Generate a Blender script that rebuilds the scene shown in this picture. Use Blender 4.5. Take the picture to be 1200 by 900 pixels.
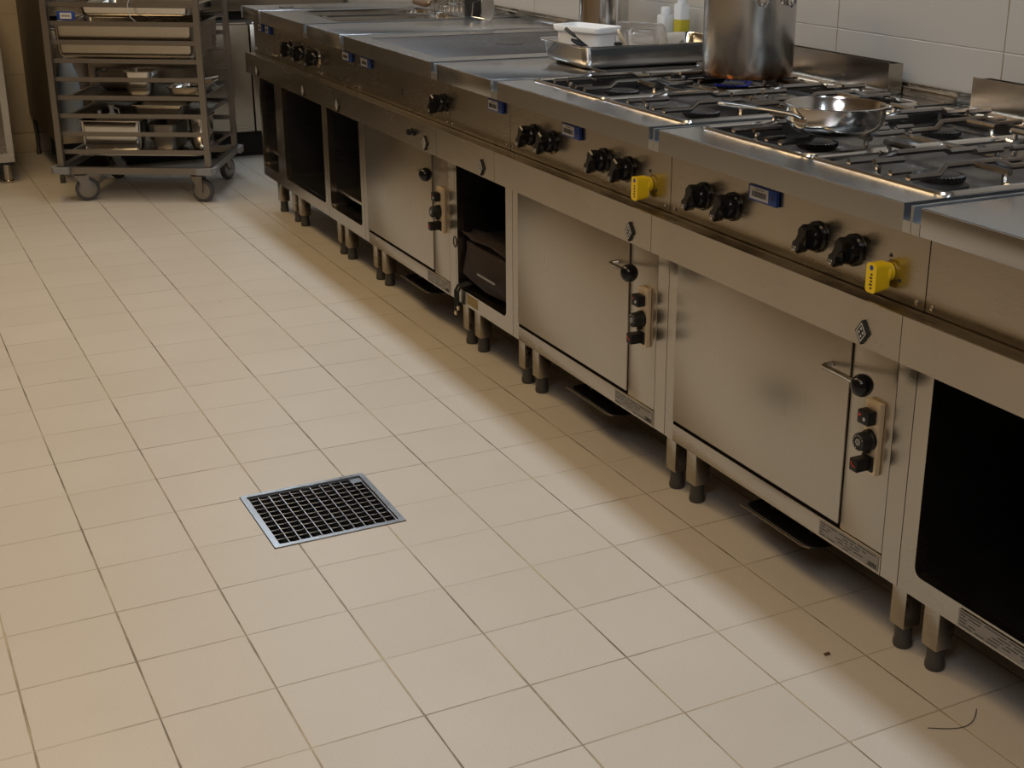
import bpy, bmesh, math, random
from mathutils import Vector, Matrix
R = math.radians
random.seed(7)
scene = bpy.context.scene
for o in list(bpy.data.objects): bpy.data.objects.remove(o)

# ---------------------------------------------------------------- camera
def make_camera():
    f, yaw, pitch, roll = 1574.33, 0.512, 0.336, 0.017
    cy, sy, cp, sp = math.cos(yaw), math.sin(yaw), math.cos(pitch), math.sin(pitch)
    fw = Vector((sy*cp, cy*cp, -sp)); r = Vector((cy, -sy, 0)); u = r.cross(fw)
    c, s = math.cos(roll), math.sin(roll)
    rr = c*r + s*u; uu = -s*r + c*u
    cam = bpy.data.cameras.new('camera'); o = bpy.data.objects.new('camera', cam)
    scene.collection.objects.link(o)
    cam.sensor_width = 36; cam.lens = f/1200*36
    cam.shift_x = -104.793/1200; cam.shift_y = -28.248/1200
    cam.clip_start = .05; cam.clip_end = 60
    o.matrix_world = Matrix(((rr.x, uu.x, -fw.x, -1.511), (rr.y, uu.y, -fw.y, -1.462), (rr.z, uu.z, -fw.z, 1.3396), (0, 0, 0, 1)))
    scene.camera = o
make_camera()
vs = scene.view_settings
scene.display_settings.display_device = 'sRGB'
vs.view_transform = 'Standard'; vs.look = 'None'; vs.exposure = -0.07; vs.gamma = 1.0; vs.use_curve_mapping = False
w = bpy.data.worlds.new('world'); scene.world = w; w.use_nodes = True
w.node_tree.nodes['Background'].inputs[0].default_value = (.8, .65, .5, 1)
w.node_tree.nodes['Background'].inputs[1].default_value = .05
def area(name, loc, rot, sx, sy, power, col):
    l = bpy.data.lights.new(name, 'AREA'); l.shape = 'RECTANGLE'; l.size = sx; l.size_y = sy; l.energy = power; l.color = col
    o = bpy.data.objects.new(name, l); o.location = loc; o.rotation_euler = rot; scene.collection.objects.link(o); return o
# neutral tube under the added hood, warm lamps over the aisle, a neutral lamp nearer the camera
area('hood_tube', (.03, 2.2, 2.03), (0, 0, 0), .10, 7.0, 44, (.76, .88, 1))
area('warm_lamp', (-1.25, 3.3, 2.7), (0, 0, 0), .5, 3.6, 43, (1, .71, .38))
area('warm_lamp', (-1.5, -.2, 2.7), (0, 0, 0), .7, 2.0, 20, (1, .73, .41))
area('neutral_lamp', (-2.2, -1.6, 2.7), (0, 0, 0), 1.2, 1.2, 24, (.95, .93, 1))

# ---------------------------------------------------------------- materials
def mat(name, col, rough=.5, metal=0., **k):
    m = bpy.data.materials.new(name); m.use_nodes = True
    b = m.node_tree.nodes['Principled BSDF']
    b.inputs['Base Color'].default_value = (*col, 1); b.inputs['Roughness'].default_value = rough; b.inputs['Metallic'].default_value = metal
    for kk, v in k.items():
        b.inputs[kk.replace('_', ' ')].default_value = v
    return m
def N(m, t, **k):
    n = m.node_tree.nodes.new(t)
    for kk, v in k.items(): setattr(n, kk, v)
    return n
def steel(name, col, r0, r1, scale=(3, 3, 60), bump=.02, stain=0., stain_col=(.25, .16, .07)):
    """brushed stainless: fine streaks in roughness and height, large soft smudges"""
    m = mat(name, col, r0, 1.0); L = m.node_tree.links; b = m.node_tree.nodes['Principled BSDF']
    tc = N(m, 'ShaderNodeTexCoord'); mp = N(m, 'ShaderNodeMapping'); mp.inputs['Scale'].default_value = scale
    L.new(tc.outputs['Object'], mp.inputs[0])
    n1 = N(m, 'ShaderNodeTexNoise'); n1.inputs['Scale'].default_value = 5; n1.inputs['Detail'].default_value = 2
    L.new(mp.outputs[0], n1.inputs['Vector'])
    n2 = N(m, 'ShaderNodeTexNoise'); n2.inputs['Scale'].default_value = 3.5; n2.inputs['Detail'].default_value = 4
    L.new(tc.outputs['Object'], n2.inputs['Vector'])
    ad = N(m, 'ShaderNodeMath', operation='ADD'); L.new(n1.outputs[0], ad.inputs[0]); L.new(n2.outputs[0], ad.inputs[1])
    mr = N(m, 'ShaderNodeMapRange'); mr.inputs[1].default_value = .6; mr.inputs[2].default_value = 1.4; mr.inputs[3].default_value = r0; mr.inputs[4].default_value = r1
    L.new(ad.outputs[0], mr.inputs[0]); L.new(mr.outputs[0], b.inputs['Roughness'])
    
    mx = N(m, 'ShaderNodeMix', data_type='RGBA'); mx.inputs[6].default_value = (*col, 1)
    mx.inputs[7].default_value = (*(stain_col if stain else tuple(c*.86 for c in col)), 1)
    r2 = N(m, 'ShaderNodeMapRange'); r2.inputs[1].default_value = .42; r2.inputs[2].default_value = .75; r2.inputs[3].default_value = 0; r2.inputs[4].default_value = stain or .6
    L.new(n2.outputs[0], r2.inputs[0]); L.new(r2.outputs[0], mx.inputs[0]); L.new(mx.outputs[2], b.inputs['Base Color'])
    return m
M = {}
M['steel'] = steel('brushed_steel', (.45, .412, .355), .20, .29)
M['door'] = steel('satin_steel_door', (.45, .412, .355), .27, .305, (20, 20, 1.5))
M['top'] = steel('worktop_steel', (.46, .465, .475), .23, .265, (20, 3, 3))
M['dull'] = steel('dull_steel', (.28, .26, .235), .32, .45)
M['inner'] = steel('shaded_inner_steel', (.20, .20, .205), .26, .36)  # darker than the fronts: shade inside the cabinets put into the colour
M['pol'] = steel('polished_steel', (.66, .64, .61), .10, .2, (4, 4, 4), .004)
M['rod'] = steel('burnt_steel_rod', (.30, .29, .28), .16, .28, (9, 9, 9), .05, .8, (.13, .085, .05))
M['rim'] = mat('bright_rod', (.62, .59, .55), .2, 1.)
M['well'] = steel('hob_well', (.13, .13, .13), .22, .4, (5, 5, 5), .02)
M['pot'] = steel('pot_steel', (.60, .585, .56), .25, .275, (3, 3, 3), .02)
M['iron'] = steel('hot_plate_iron', (.13, .13, .135), .35, .6, (10, 10, 10), .02, .5, (.10, .06, .035))
M['black'] = mat('gloss_black_plastic', (.006, .006, .007), .14, 0, Specular_IOR_Level=.28)
M['slot'] = mat('bright_slot_steel', (.62, .66, .70), .3, 1.)
M['mblack'] = mat('matt_black', (.010, .010, .010), .5, 0, Specular_IOR_Level=.3)
M['rubber'] = mat('grey_rubber', (.06, .06, .062), .6)
M['foot'] = mat('dark_foot', (.07, .068, .065), .5, .3)
M['gap'] = mat('dark_gap', (.01, .009, .008), .8)
M['yellow'] = mat('yellow_plastic', (.78, .56, .01), .35)
M['blue'] = mat('blue_plastic', (.012, .05, .25), .4)
M['label'] = mat('white_label', (.55, .53, .50), .5)
M['ink'] = mat('ink', (.03, .03, .03), .6)
M['grey'] = mat('grey_plastic', (.22, .22, .225), .45)
M['beige'] = mat('beige_plate', (.62, .50, .34), .35, .35)
M['red'] = mat('red_mark', (.6, .03, .01), .5)
M['white'] = mat('white_mark', (.42, .42, .41), .5)
M['zinc'] = steel('zinc_frame', (.40, .405, .415), .25, .40, (5, 5, 5), .01)
M['bag'] = mat('maroon_fabric', (.014, .006, .005), .8)
M['ochre'] = mat('yellow_stain', (.22, .16, .05), .7)
M['wood'] = mat('wood_handle', (.12, .06, .025), .5)
M['tub'] = mat('white_translucent_plastic', (.78, .79, .80), .4, 0, Subsurface_Weight=.3, Subsurface_Radius=(.02, .02, .02))
M['bottle'] = mat('milky_bottle', (.62, .64, .66), .35, 0, Subsurface_Weight=.3, Subsurface_Radius=(.02, .02, .02))
M['oil'] = mat('oil_bottle', (.42, .36, .03), .3)
M['clear'] = mat('clear_plastic', (.92, .90, .87), .10, 0, Transmission_Weight=.85, IOR=1.4)
M['cloth'] = mat('blue_plastic_bag', (.42, .50, .60), .5)
M['soot'] = mat('burner_iron', (.03, .028, .026), .45, .5)
M['darkboard'] = mat('dark_laminate', (.06, .045, .03), .4)
M['handlesteel'] = steel('grey_handle_steel', (.22, .215, .21), .2, .3)
M['ceil'] = mat('ceiling_paint', (.45, .42, .38), .9)
M['paint'] = mat('room_wall_paint', (.34, .27, .19), .9)
def flame_mat():
    m = mat('blue_flame', (.02, .03, .15), .5); b = m.node_tree.nodes['Principled BSDF']
    b.inputs['Emission Color'].default_value = (.03, .08, 1, 1); b.inputs['Emission Strength'].default_value = .06; return m
M['flame'] = flame_mat()

def tiles(name, tw, th, col1, col2, grout, gw, axes, off=(0, 0), rough=.35, bumpy=.15, spots=False):
    """square-grid tiles: axes picks which object axes run along width and height"""
    m = mat(name, col1, rough); nt = m.node_tree; L = nt.links; b = nt.nodes['Principled BSDF']
    tc = N(m, 'ShaderNodeTexCoord'); sp = N(m, 'ShaderNodeSeparateXYZ'); L.new(tc.outputs['Object'], sp.inputs[0])
    def math2(op, a, v, w=None):
        n = N(m, 'ShaderNodeMath', operation=op)
        for i, q in enumerate((a, v, w)):
            if q is None: continue
            if isinstance(q, (int, float)): n.inputs[i].default_value = q
            else: L.new(q, n.inputs[i])
        return n.outputs[0]
    ds, ids = [], []
    for ax, t, o_ in ((axes[0], tw, off[0]), (axes[1], th, off[1])):
        a = math2('ADD', sp.outputs[ax], o_); q = math2('DIVIDE', a, t)
        fr = math2('FRACT', q, 0); ids.append(math2('FLOOR', q, 0))
        d = math2('ABSOLUTE', math2('SUBTRACT', fr, .5), 0)        # 0 centre .. .5 joint
        ds.append(math2('MULTIPLY', math2('SUBTRACT', .5, d), t))  # metres to the joint
    dmin = math2('MINIMUM', ds[0], ds[1])
    nz = N(m, 'ShaderNodeTexNoise'); nz.inputs['Scale'].default_value = 14; nz.inputs['Detail'].default_value = 6
    L.new(tc.outputs['Object'], nz.inputs['Vector'])
    wv = math2('MULTIPLY_ADD', nz.outputs[0], gw*1.3, gw*.0)
    g = N(m, 'ShaderNodeMapRange'); L.new(dmin, g.inputs[0])
    L.new(math2('MULTIPLY', wv, .8), g.inputs[1]); L.new(math2('MULTIPLY', wv, 1.5), g.inputs[2])
    g.inputs[3].default_value = 1; g.inputs[4].default_value = 0
    sel = math2('LESS_THAN', ds[1], ds[0]); fade = N(m, 'ShaderNodeMapRange'); fade.inputs[1].default_value = .35; fade.inputs[2].default_value = .62; fade.inputs[3].default_value = .75; fade.inputs[4].default_value = .1
    lo_ = N(m, 'ShaderNodeTexNoise'); lo_.inputs['Scale'].default_value = 1.7; L.new(tc.outputs['Object'], lo_.inputs['Vector']); L.new(lo_.outputs[0], fade.inputs[0])
    gfac = math2('MULTIPLY', g.outputs[0], math2('SUBTRACT', 1, math2('MULTIPLY', sel, fade.outputs[0])))
    # tile tone
    cmb = N(m, 'ShaderNodeCombineXYZ'); L.new(ids[0], cmb.inputs[0]); L.new(ids[1], cmb.inputs[1])
    wn = N(m, 'ShaderNodeTexWhiteNoise', noise_dimensions='3D'); L.new(cmb.outputs[0], wn.inputs['Vector'])
    big = N(m, 'ShaderNodeTexNoise'); big.inputs['Scale'].default_value = 3.2; big.inputs['Detail'].default_value = 7; big.inputs['Roughness'].default_value = .6
    L.new(tc.outputs['Object'], big.inputs['Vector'])
    fac = math2('ADD', math2('MULTIPLY', wn.outputs[0], .25), math2('MULTIPLY', big.outputs[0], .95))
    mx = N(m, 'ShaderNodeMix', data_type='RGBA'); mx.inputs[6].default_value = (*col1, 1); mx.inputs[7].default_value = (*col2, 1)
    mr = N(m, 'ShaderNodeMapRange'); mr.inputs[1].default_value = .25; mr.inputs[2].default_value = .95; L.new(fac, mr.inputs[0]); L.new(mr.outputs[0], mx.inputs[0])
    out = mx.outputs[2]
    if spots:
        # fine grain and scattered ochre drips of old grease
        fg = N(m, 'ShaderNodeTexNoise'); fg.inputs['Scale'].default_value = 420; fg.inputs['Detail'].default_value = 2; L.new(tc.outputs['Object'], fg.inputs['Vector'])
        m3 = N(m, 'ShaderNodeMix', data_type='RGBA', blend_type='MULTIPLY'); m3.inputs[0].default_value = .35; L.new(out, m3.inputs[6]); 
        cr = N(m, 'ShaderNodeMapRange'); cr.inputs[1].default_value = .3; cr.inputs[2].default_value = .7; cr.inputs[3].default_value = .75; cr.inputs[4].default_value = 1.1
        L.new(fg.outputs[0], cr.inputs[0]); L.new(cr.outputs[0], m3.inputs[7]); out = m3.outputs[2]
        vo = N(m, 'ShaderNodeTexVoronoi'); vo.inputs['Scale'].default_value = 3.1; vo.inputs['Randomness'].default_value = 1; L.new(tc.outputs['Object'], vo.inputs['Vector'])
        wsp = math2('ADD', vo.outputs['Distance'], math2('MULTIPLY', nz.outputs[0], .03))
        sm = N(m, 'ShaderNodeMapRange'); sm.inputs[1].default_value = .026; sm.inputs[2].default_value = .034; sm.inputs[3].default_value = .55; sm.inputs[4].default_value = 0; L.new(wsp, sm.inputs[0])
        m4 = N(m, 'ShaderNodeMix', data_type='RGBA'); m4.inputs[7].default_value = (.42, .24, .12, 1); L.new(out, m4.inputs[6]); L.new(sm.outputs[0], m4.inputs[0]); out = m4.outputs[2]
    gcol = N(m, 'ShaderNodeMix', data_type='RGBA'); gcol.inputs[6].default_value = (*grout[0], 1); gcol.inputs[7].default_value = (*grout[1], 1)
    gm = N(m, 'ShaderNodeMapRange'); gm.inputs[1].default_value = .42; gm.inputs[2].default_value = .6; L.new(big.outputs[0], gm.inputs[0]); L.new(gm.outputs[0], gcol.inputs[0])
    fin = N(m, 'ShaderNodeMix', data_type='RGBA'); L.new(gfac, fin.inputs[0]); L.new(out, fin.inputs[6]); L.new(gcol.outputs[2], fin.inputs[7])
    L.new(fin.outputs[2], b.inputs['Base Color'])
    fb = N(m, 'ShaderNodeTexNoise'); fb.inputs['Scale'].default_value = 160; fb.inputs['Detail'].default_value = 3; L.new(tc.outputs['Object'], fb.inputs['Vector'])
    hh = math2('SUBTRACT', math2('MULTIPLY', fb.outputs[0], bumpy), g.outputs[0])
    bp = N(m, 'ShaderNodeBump'); bp.inputs['Strength'].default_value = .5; bp.inputs['Distance'].default_value = .002; L.new(hh, bp.inputs['Height']); L.new(bp.outputs[0], b.inputs['Normal'])
    return m
M['floor'] = tiles('floor_tiles', .2, .2, (.60, .555, .485), (.54, .49, .42), ((.16, .13, .09), (.46, .38, .25)), .0021, (0, 1), (10, 10), .42, .35, True)
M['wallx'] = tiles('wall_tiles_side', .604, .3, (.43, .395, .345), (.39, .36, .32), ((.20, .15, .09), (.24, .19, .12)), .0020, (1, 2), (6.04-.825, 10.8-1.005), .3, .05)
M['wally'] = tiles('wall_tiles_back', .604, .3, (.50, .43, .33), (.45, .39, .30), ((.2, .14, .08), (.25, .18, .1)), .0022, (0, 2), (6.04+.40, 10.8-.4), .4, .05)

# ---------------------------------------------------------------- geometry helpers
class G:
    """collects shapes in world space; .build() links them as one mesh object"""
    def __init__(s): s.bm = bmesh.new()
    def _add(s, verts, faces):
        vs_ = [s.bm.verts.new(v) for v in verts]
        fs = []
        for f in faces:
            try: fs.append(s.bm.faces.new([vs_[i] for i in f]))
            except ValueError: pass
        return vs_, fs
    def box(s, x0, x1, y0, y1, z0, z1, bev=0.):
        v = [(x, y, z) for x in (x0, x1) for y in (y0, y1) for z in (z0, z1)]
        f = [(0, 1, 3, 2), (4, 6, 7, 5), (0, 4, 5, 1), (2, 3, 7, 6), (0, 2, 6, 4), (1, 5, 7, 3)]
        vv, ff = s._add(v, f)
        if bev:
            es = list({e for q in ff for e in q.edges})
            bmesh.ops.bevel(s.bm, geom=es, offset=bev, segments=2, affect='EDGES', profile=.5)
        return s
    def loft(s, loops, close=True, cap0=False, cap1=False):
        rings = [[s.bm.verts.new(p) for p in lp] for lp in loops]
        n = len(rings[0])
        for a, b in zip(rings, rings[1:]):
            for i in range(n if close else n-1):
                j = (i+1) % n
                try: s.bm.faces.new((a[i], a[j], b[j], b[i]))
                except ValueError: pass
        if cap0: s.bm.faces.new(rings[0][::-1])
        if cap1: s.bm.faces.new(rings[-1])
        return s
    def tube(s, path, r, n=8, cap=True):
        pts = [Vector(p) for p in path]; rs = r if isinstance(r, (list, tuple)) else [r]*len(pts)
        loops = []; up = None
        for i, p in enumerate(pts):
            t = ((pts[min(i+1, len(pts)-1)]-p).normalized() + (p-pts[max(i-1, 0)]).normalized())
            if t.length < 1e-6: t = pts[min(i+1, len(pts)-1)]-pts[max(i-1, 0)]
            t.normalize()
            if up is None: up = Vector((0, 0, 1)) if abs(t.z) < .9 else Vector((1, 0, 0))
            a = t.cross(up).normalized(); b_ = a.cross(t); up = b_
            loops.append([p + rs[i]*(math.cos(2*math.pi*k/n)*a + math.sin(2*math.pi*k/n)*b_) for k in range(n)])
        return s.loft(loops, True, cap, cap)
    def lathe(s, prof, c, axis=(0, 0, 1), n=40):
        """prof: (radius, height along axis); ends close themselves when radius 0"""
        ax = Vector(axis).normalized(); a = ax.orthogonal().normalized(); b_ = ax.cross(a); c = Vector(c)
        loops = [[c + ax*h + r_*(math.cos(2*math.pi*k/n)*a + math.sin(2*math.pi*k/n)*b_) for k in range(n)] for r_, h in prof]
        s.loft(loops, True, prof[0][0] > 1e-5, prof[-1][0] > 1e-5)
        bmesh.ops.remove_doubles(s.bm, verts=s.bm.verts, dist=1e-6) if (prof[0][0] < 1e-5 or prof[-1][0] < 1e-5) else None
        return s
    def sphere(s, c, r):
        bmesh.ops.create_uvsphere(s.bm, u_segments=24, v_segments=14, radius=r, matrix=Matrix.Translation(c)); return s
    def prism(s, poly, ext, axis):
        """poly in the two other axes, extruded from ext[0] to ext[1] on axis"""
        def P(p, e):
            q = list(p); q.insert(axis, e); return q
        return s.loft([[P(p, ext[0]) for p in poly], [P(p, ext[1]) for p in poly]], True, True, True)
    def plate(s, outer, inner, ext, axis):
        """plate with a hole: both loops in the plane of the two other axes"""
        def P(p, e):
            q = list(p); q.insert(axis, e); return q
        layers = []
        for e in ext:
            vo = [s.bm.verts.new(P(p, e)) for p in outer]; vi = [s.bm.verts.new(P(p, e)) for p in inner]
            es = [s.bm.edges.new((l[i], l[(i+1) % len(l)])) for l in (vo, vi) for i in range(len(l))]
            bmesh.ops.triangle_fill(s.bm, edges=es, use_beauty=True)
            layers.append((vo, vi))
        for k in (0, 1):
            a, b_ = layers[0][k], layers[1][k]
            for i in range(len(a)):
                j = (i+1) % len(a)
                s.bm.faces.new((a[i], a[j], b_[j], b_[i]))
        return s
    def build(s, name, m, parent=None, smooth=True, mod=None):
        bmesh.ops.recalc_face_normals(s.bm, faces=s.bm.faces)
        me = bpy.data.meshes.new(name); 
        if parent is not None:
            mw = Matrix.Identity(4); chain = []
            p = parent
            while p is not None: chain.append(p); p = p.parent
            for p in reversed(chain): mw = mw @ p.matrix_local_custom if hasattr(p, 'matrix_local_custom') else mw @ p.matrix_basis
            s.bm.transform(mw.inverted())
        s.bm.to_mesh(me); s.bm.free()
        me.materials.append(M[m] if isinstance(m, str) else m)
        if smooth:
            for p in me.polygons: p.use_smooth = True
            if hasattr(me, 'set_sharp_from_angle'): me.set_sharp_from_angle(angle=R(35))
        o = bpy.data.objects.new(name, me); scene.collection.objects.link(o)
        if parent is not None: o.parent = parent
        if mod: 
            md = o.modifiers.new('thick', 'SOLIDIFY'); md.thickness = mod; md.offset = -1
        return o
def rrect(w, d, r, n=5, c=(0, 0)):
    out = []
    for sx, sy, a0 in ((1, 1, 0), (-1, 1, 90), (-1, -1, 180), (1, -1, 270)):
        for k in range(n+1):
            a = R(a0+90*k/n)
            out.append((c[0]+sx*(w/2-r)+r*math.cos(a), c[1]+sy*(d/2-r)+r*math.sin(a)))
    return out
def tag(o, label, cat, group=None):
    o['label'] = label; o['category'] = cat
    if group: o['group'] = group
    return o
def thing(name, label, cat, loc=(0, 0, 0), rz=0, group=None):
    o = bpy.data.objects.new(name, None); scene.collection.objects.link(o)
    o.location = loc; o.rotation_euler = (0, 0, rz); o.empty_display_size = .05
    o.matrix_basis = Matrix.Translation(loc) @ Matrix.Rotation(rz, 4, 'Z')
    return tag(o, label, cat, group)
def struct(o):
    o['kind'] = 'structure'; return o
def box(x0, x1, y0, y1, z0, z1, bev=0.): return G().box(x0, x1, y0, y1, z0, z1, bev)

# ---------------------------------------------------------------- room shell
WX = .815; WY = 6.1; CZ = 2.8
dx0, dx1, dy0, dy1 = -.853, -.553, 1.119, 1.411      # the drain opening
g = G(); g.plate([(-4, -4), (WX+.1, -4), (WX+.1, WY+.1), (-4, WY+.1)], [(dx0, dy0), (dx1, dy0), (dx1, dy1), (dx0, dy1)], (-.05, 0), 2)
struct(g.build('floor', 'floor', smooth=False))
struct(box(-4, WX+.1, -4, WY+.1, CZ, CZ+.1).build('ceiling', 'ceil'))
struct(box(WX, WX+.1, -4, WY+.1, .001, CZ-.001).build('wall_right', 'wallx'))
struct(box(-4, WX-.001, WY, WY+.1, .001, CZ-.001).build('wall_back', 'wally'))
struct(box(-4.1, -4.0, -4, WY+.1, 0, CZ).build('wall_left', 'paint'))
struct(box(-4, WX+.1, -4.1, -4.0, 0, CZ).build('wall_front', 'paint'))
struct(box(-4+.01, WX-.01, WY-.012, WY-.001, .001, .10, .003).build('baseboard_back', M['wally']))

# unseen hood, added to darken reflections in the tops; it carries the tube
def hood():
    t = thing('added_hood', 'long dark steel hood, unseen, added above the cooking line', 'extractor hood', (.3, 2.0, 2.06))
    g = G()
    poly = [(-.25, 2.06), (-.25, 2.24), (.30, 2.60), (.81, 2.60), (.81, 2.06), (.80, 2.06), (.80, 2.58), (.31, 2.58), (-.235, 2.22), (-.235, 2.06)]
    g.prism([(x, z) for x, z in poly], (-1.6, 5.0), 1); g.build('canopy', 'dull', t)
    g = G(); g.box(-.03, .09, -1.3, 4.8, 2.045, 2.058); g.build('tube_housing', 'dull', t)
    g = G()
    for y in (-1.2, 1.7, 4.7): g.box(-.235, .80, y-.01, y+.01, 2.06, 2.075)
    g.build('cross_bar', 'dull', t)
    for y in (-1.0, 4.4):
        g = G(); g.box(.50, .52, y-.01, y+.01, 2.6, CZ); g.build('hanger', 'dull', t)
hood()

# ---------------------------------------------------------------- floor drain
def drain():
    t = thing('floor_drain', 'square steel floor drain with a black mesh grate set in the beige tiles', 'floor drain', ((dx0+dx1)/2, (dy0+dy1)/2, 0))
    cx, cy = (dx0+dx1)/2, (dy0+dy1)/2; W, D = dx1-dx0-.003, dy1-dy0-.003
    g = G(); g.plate(rrect(W, D, .002, 1, (cx, cy)), rrect(W-.024, D-.024, .002, 1, (cx, cy)), (-.012, .0025), 2); g.build('frame', 'zinc', t)
    g = G(); w2, d2 = W-.027, D-.027
    g.plate(rrect(w2, d2, .001, 1, (cx, cy)), rrect(w2-.005, d2-.005, .001, 1, (cx, cy)), (-.03, -.002), 2)
    n = 11
    for i in range(1, n):
        x = cx-w2/2+w2*i/n
        g.box(x-.001, x+.001, cy-d2/2+.003, cy+d2/2-.003, -.026, -.002)
    g.build('grate', 'zinc', t)
    g = G()
    for j in range(1, n+1):
        y = cy-d2/2+d2*(j-.45)/n
        pts = []
        for i in range(n):
            xa = cx-w2/2+w2*i/n
            pts += [(xa+.003, y, -.005), (xa+w2/n*.35, y-.0025, -.0045), (xa+w2/n*.7, y-.0025, -.0045), (xa+w2/n-.003, y, -.005)]
        g.tube(pts, .0011, 5)
    g.build('cross_wires', 'dull', t)
    box(cx+w2/2-.026, cx+w2/2-.002, cy+d2/2-.026, cy+d2/2-.002, -.0045, -.0015).build('corner_plate', 'zinc', t)
    g = G(); g.box(dx0+.003, dx1-.003, dy0+.003, dy1-.003, -.16, -.155)
    for a in ((dx0+.003, dx0+.006, dy0+.003, dy1-.003), (dx1-.006, dx1-.003, dy0+.003, dy1-.003), (dx0+.006, dx1-.006, dy0+.003, dy0+.006), (dx0+.006, dx1-.006, dy1-.006, dy1-.003)):
        g.box(*a, -.155, -.013)
    g.build('pit', 'mblack', t)
drain()

# ---------------------------------------------------------------- cooking line
JB = [-.640, .158, .962, 1.768, 2.165, 2.975, 3.375, 3.965, 4.262]   # joints of the base units
JR = [-.660, .135, .935, 1.737, 2.135, 2.940, 3.340, 3.925, 4.190]   # joints of the rail
JT = [-.660, .136, .936, 1.736, 2.140, 2.942, 3.345, 3.925, 4.205]   # joints of the tops
XB = .80                     # back of the units
ZT, ZA, ZR, ZRB, ZC = .873, .826, .689, .607, .160
XW, XP, XF = -.047, 0., .020

def legs(t, y0, y1):
    for y in (y0+.038, y1-.048):
        for x in (.085, .70):
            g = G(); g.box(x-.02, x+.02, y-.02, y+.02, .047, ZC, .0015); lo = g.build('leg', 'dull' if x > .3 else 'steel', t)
            g = G(); g.lathe([(.017, .0005), (.0185, .004), (.0185, .012), (.0165, .02), (.0165, .047)], (x, y, 0), n=20); g.build('foot', 'foot', lo)
def badge(t, y, z=.633):
    s = .021; x = XW
    h = s*1.05; w_ = s*.78
    g = G(); g.prism([(y, z-h), (y+w_, z), (y, z+h), (y-w_, z)], (x-.005, x), 0); b = g.build('emblem', 'mblack', t)
    g = G(); k = .80; k2 = .66
    g.plate([(y, z-h*k), (y+w_*k, z), (y, z+h*k), (y-w_*k, z)], [(y, z-h*k2), (y+w_*k2, z), (y, z+h*k2), (y-w_*k2, z)], (x-.0058, x-.005), 0)
    for a, c in ((0, .30), (0, -.30), (.30, 0), (-.30, 0)):
        q = .15
        g.prism([(y+w_*a, z+h*(c-q)), (y+w_*(a+q), z+h*c), (y+w_*a, z+h*(c+q)), (y+w_*(a-q), z+h*c)], (x-.0058, x-.005), 0)
    g.build('emblem_mark', 'white', b)
def rail(t, i):
    a, b = JR[i]+.0008, JR[i+1]-.0008
    g = G()
    g.box(XW, XW+.003, a, b, ZRB, ZR-.0005); g.tube([(XW+.0016, a, ZR-.001), (XW+.0016, b, ZR-.001)], .0017, 8)   # face and rolled edge
    g.box(XW+.003, XF-.0015, a, b, ZRB, ZRB+.003)      # underside
    g.box(XW+.003, XW+.008, a, b, ZR-.003, ZR)        # lip
    g.box(XW+.003, -.0006, a, b, ZR-.0065, ZR-.0045)      # trough
    g.box(-.006, -.004, a, b, ZR-.0045, ZR-.0015)
    g.build('front_rail', 'steel', t)
def rating(t, y0, y1, z0=.165, z1=.197):
    """thin printed plate with rows of tiny print"""
    p = box(XF-.0026, XF-.0016, y0, y1, z0, z1).build('rating_plate', 'dull', t)
    rnd = random.Random(int(y0*1000)); g = G(); n = 5
    for k in range(n):
        z = z1-.004-(z1-z0-.008)*k/(n-1)
        y = y1-.004
        while y > y0+.02:
            l = rnd.uniform(.008, .03) if k else .05
            if rnd.random() < .65 or k == 0: g.box(XF-.003, XF-.0026, max(y-l, y0+.003), y, z-.0008, z+.0008)
            y -= l+.006
    for k in range(7): g.box(XF-.003, XF-.0026, y0+.004+k*.0035, y0+.006+k*.0035, z0+.003, z0+.012)
    g.build('print', 'ink', p)

def open_cabinet(i, label, oy0, oy1, shelf=False, ratingp=False):
    a, b = JB[i]+.001, JB[i+1]-.001; cy = (a+b)/2
    t = thing('open_base_cabinet', label, 'cabinet', (XF, cy, 0))
    g = G()
    ZI, ZO = .203, .665
    g.plate(rrect(b-a, ZRB+.06-ZC, .001, 1, (cy, (ZRB+.06+ZC)/2)), rrect(oy1-oy0, ZO-ZI, .018, 5, ((oy0+oy1)/2, (ZO+ZI)/2)), (XF, XF+.022), 0)
    g.box(XF+.022, XB, a, a+.002, ZC, ZO+.003); g.box(XF+.022, XB, b-.002, b, ZC, ZO+.003)
    g.box(XB-.002, XB, a+.002, b-.002, ZC, ZO+.003)
    g.build('carcass', 'steel', t)
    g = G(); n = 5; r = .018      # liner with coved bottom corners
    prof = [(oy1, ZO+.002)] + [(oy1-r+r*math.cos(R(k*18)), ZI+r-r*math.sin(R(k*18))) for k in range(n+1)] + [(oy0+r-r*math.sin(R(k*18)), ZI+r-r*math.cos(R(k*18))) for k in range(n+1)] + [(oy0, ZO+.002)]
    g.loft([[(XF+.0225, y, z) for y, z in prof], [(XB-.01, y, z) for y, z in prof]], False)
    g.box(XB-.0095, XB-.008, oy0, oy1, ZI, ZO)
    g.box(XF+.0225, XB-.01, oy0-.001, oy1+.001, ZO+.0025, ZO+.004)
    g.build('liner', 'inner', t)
    if shelf:
        box(XF+.03, XB-.02, oy0+.001, oy1-.001, ZI+.055, ZI+.067, .001).build('shelf', 'steel', t)
    g = G()
    for y in (oy1-.018,): g.lathe([(.004, 0), (.0035, -.002), (0, -.003)], (XF+.05, oy1-.0005, .585), (0, -1, 0), 10)
    g.build('screw', 'pol', t)
    rail(t, i); legs(t, a, b); (badge(t, {3: 1.816, 5: 3.012, 6: 3.398, 7: 4.014}[i]) if i else None)
    if ratingp: rating(t, *ratingp)
    return t

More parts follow.
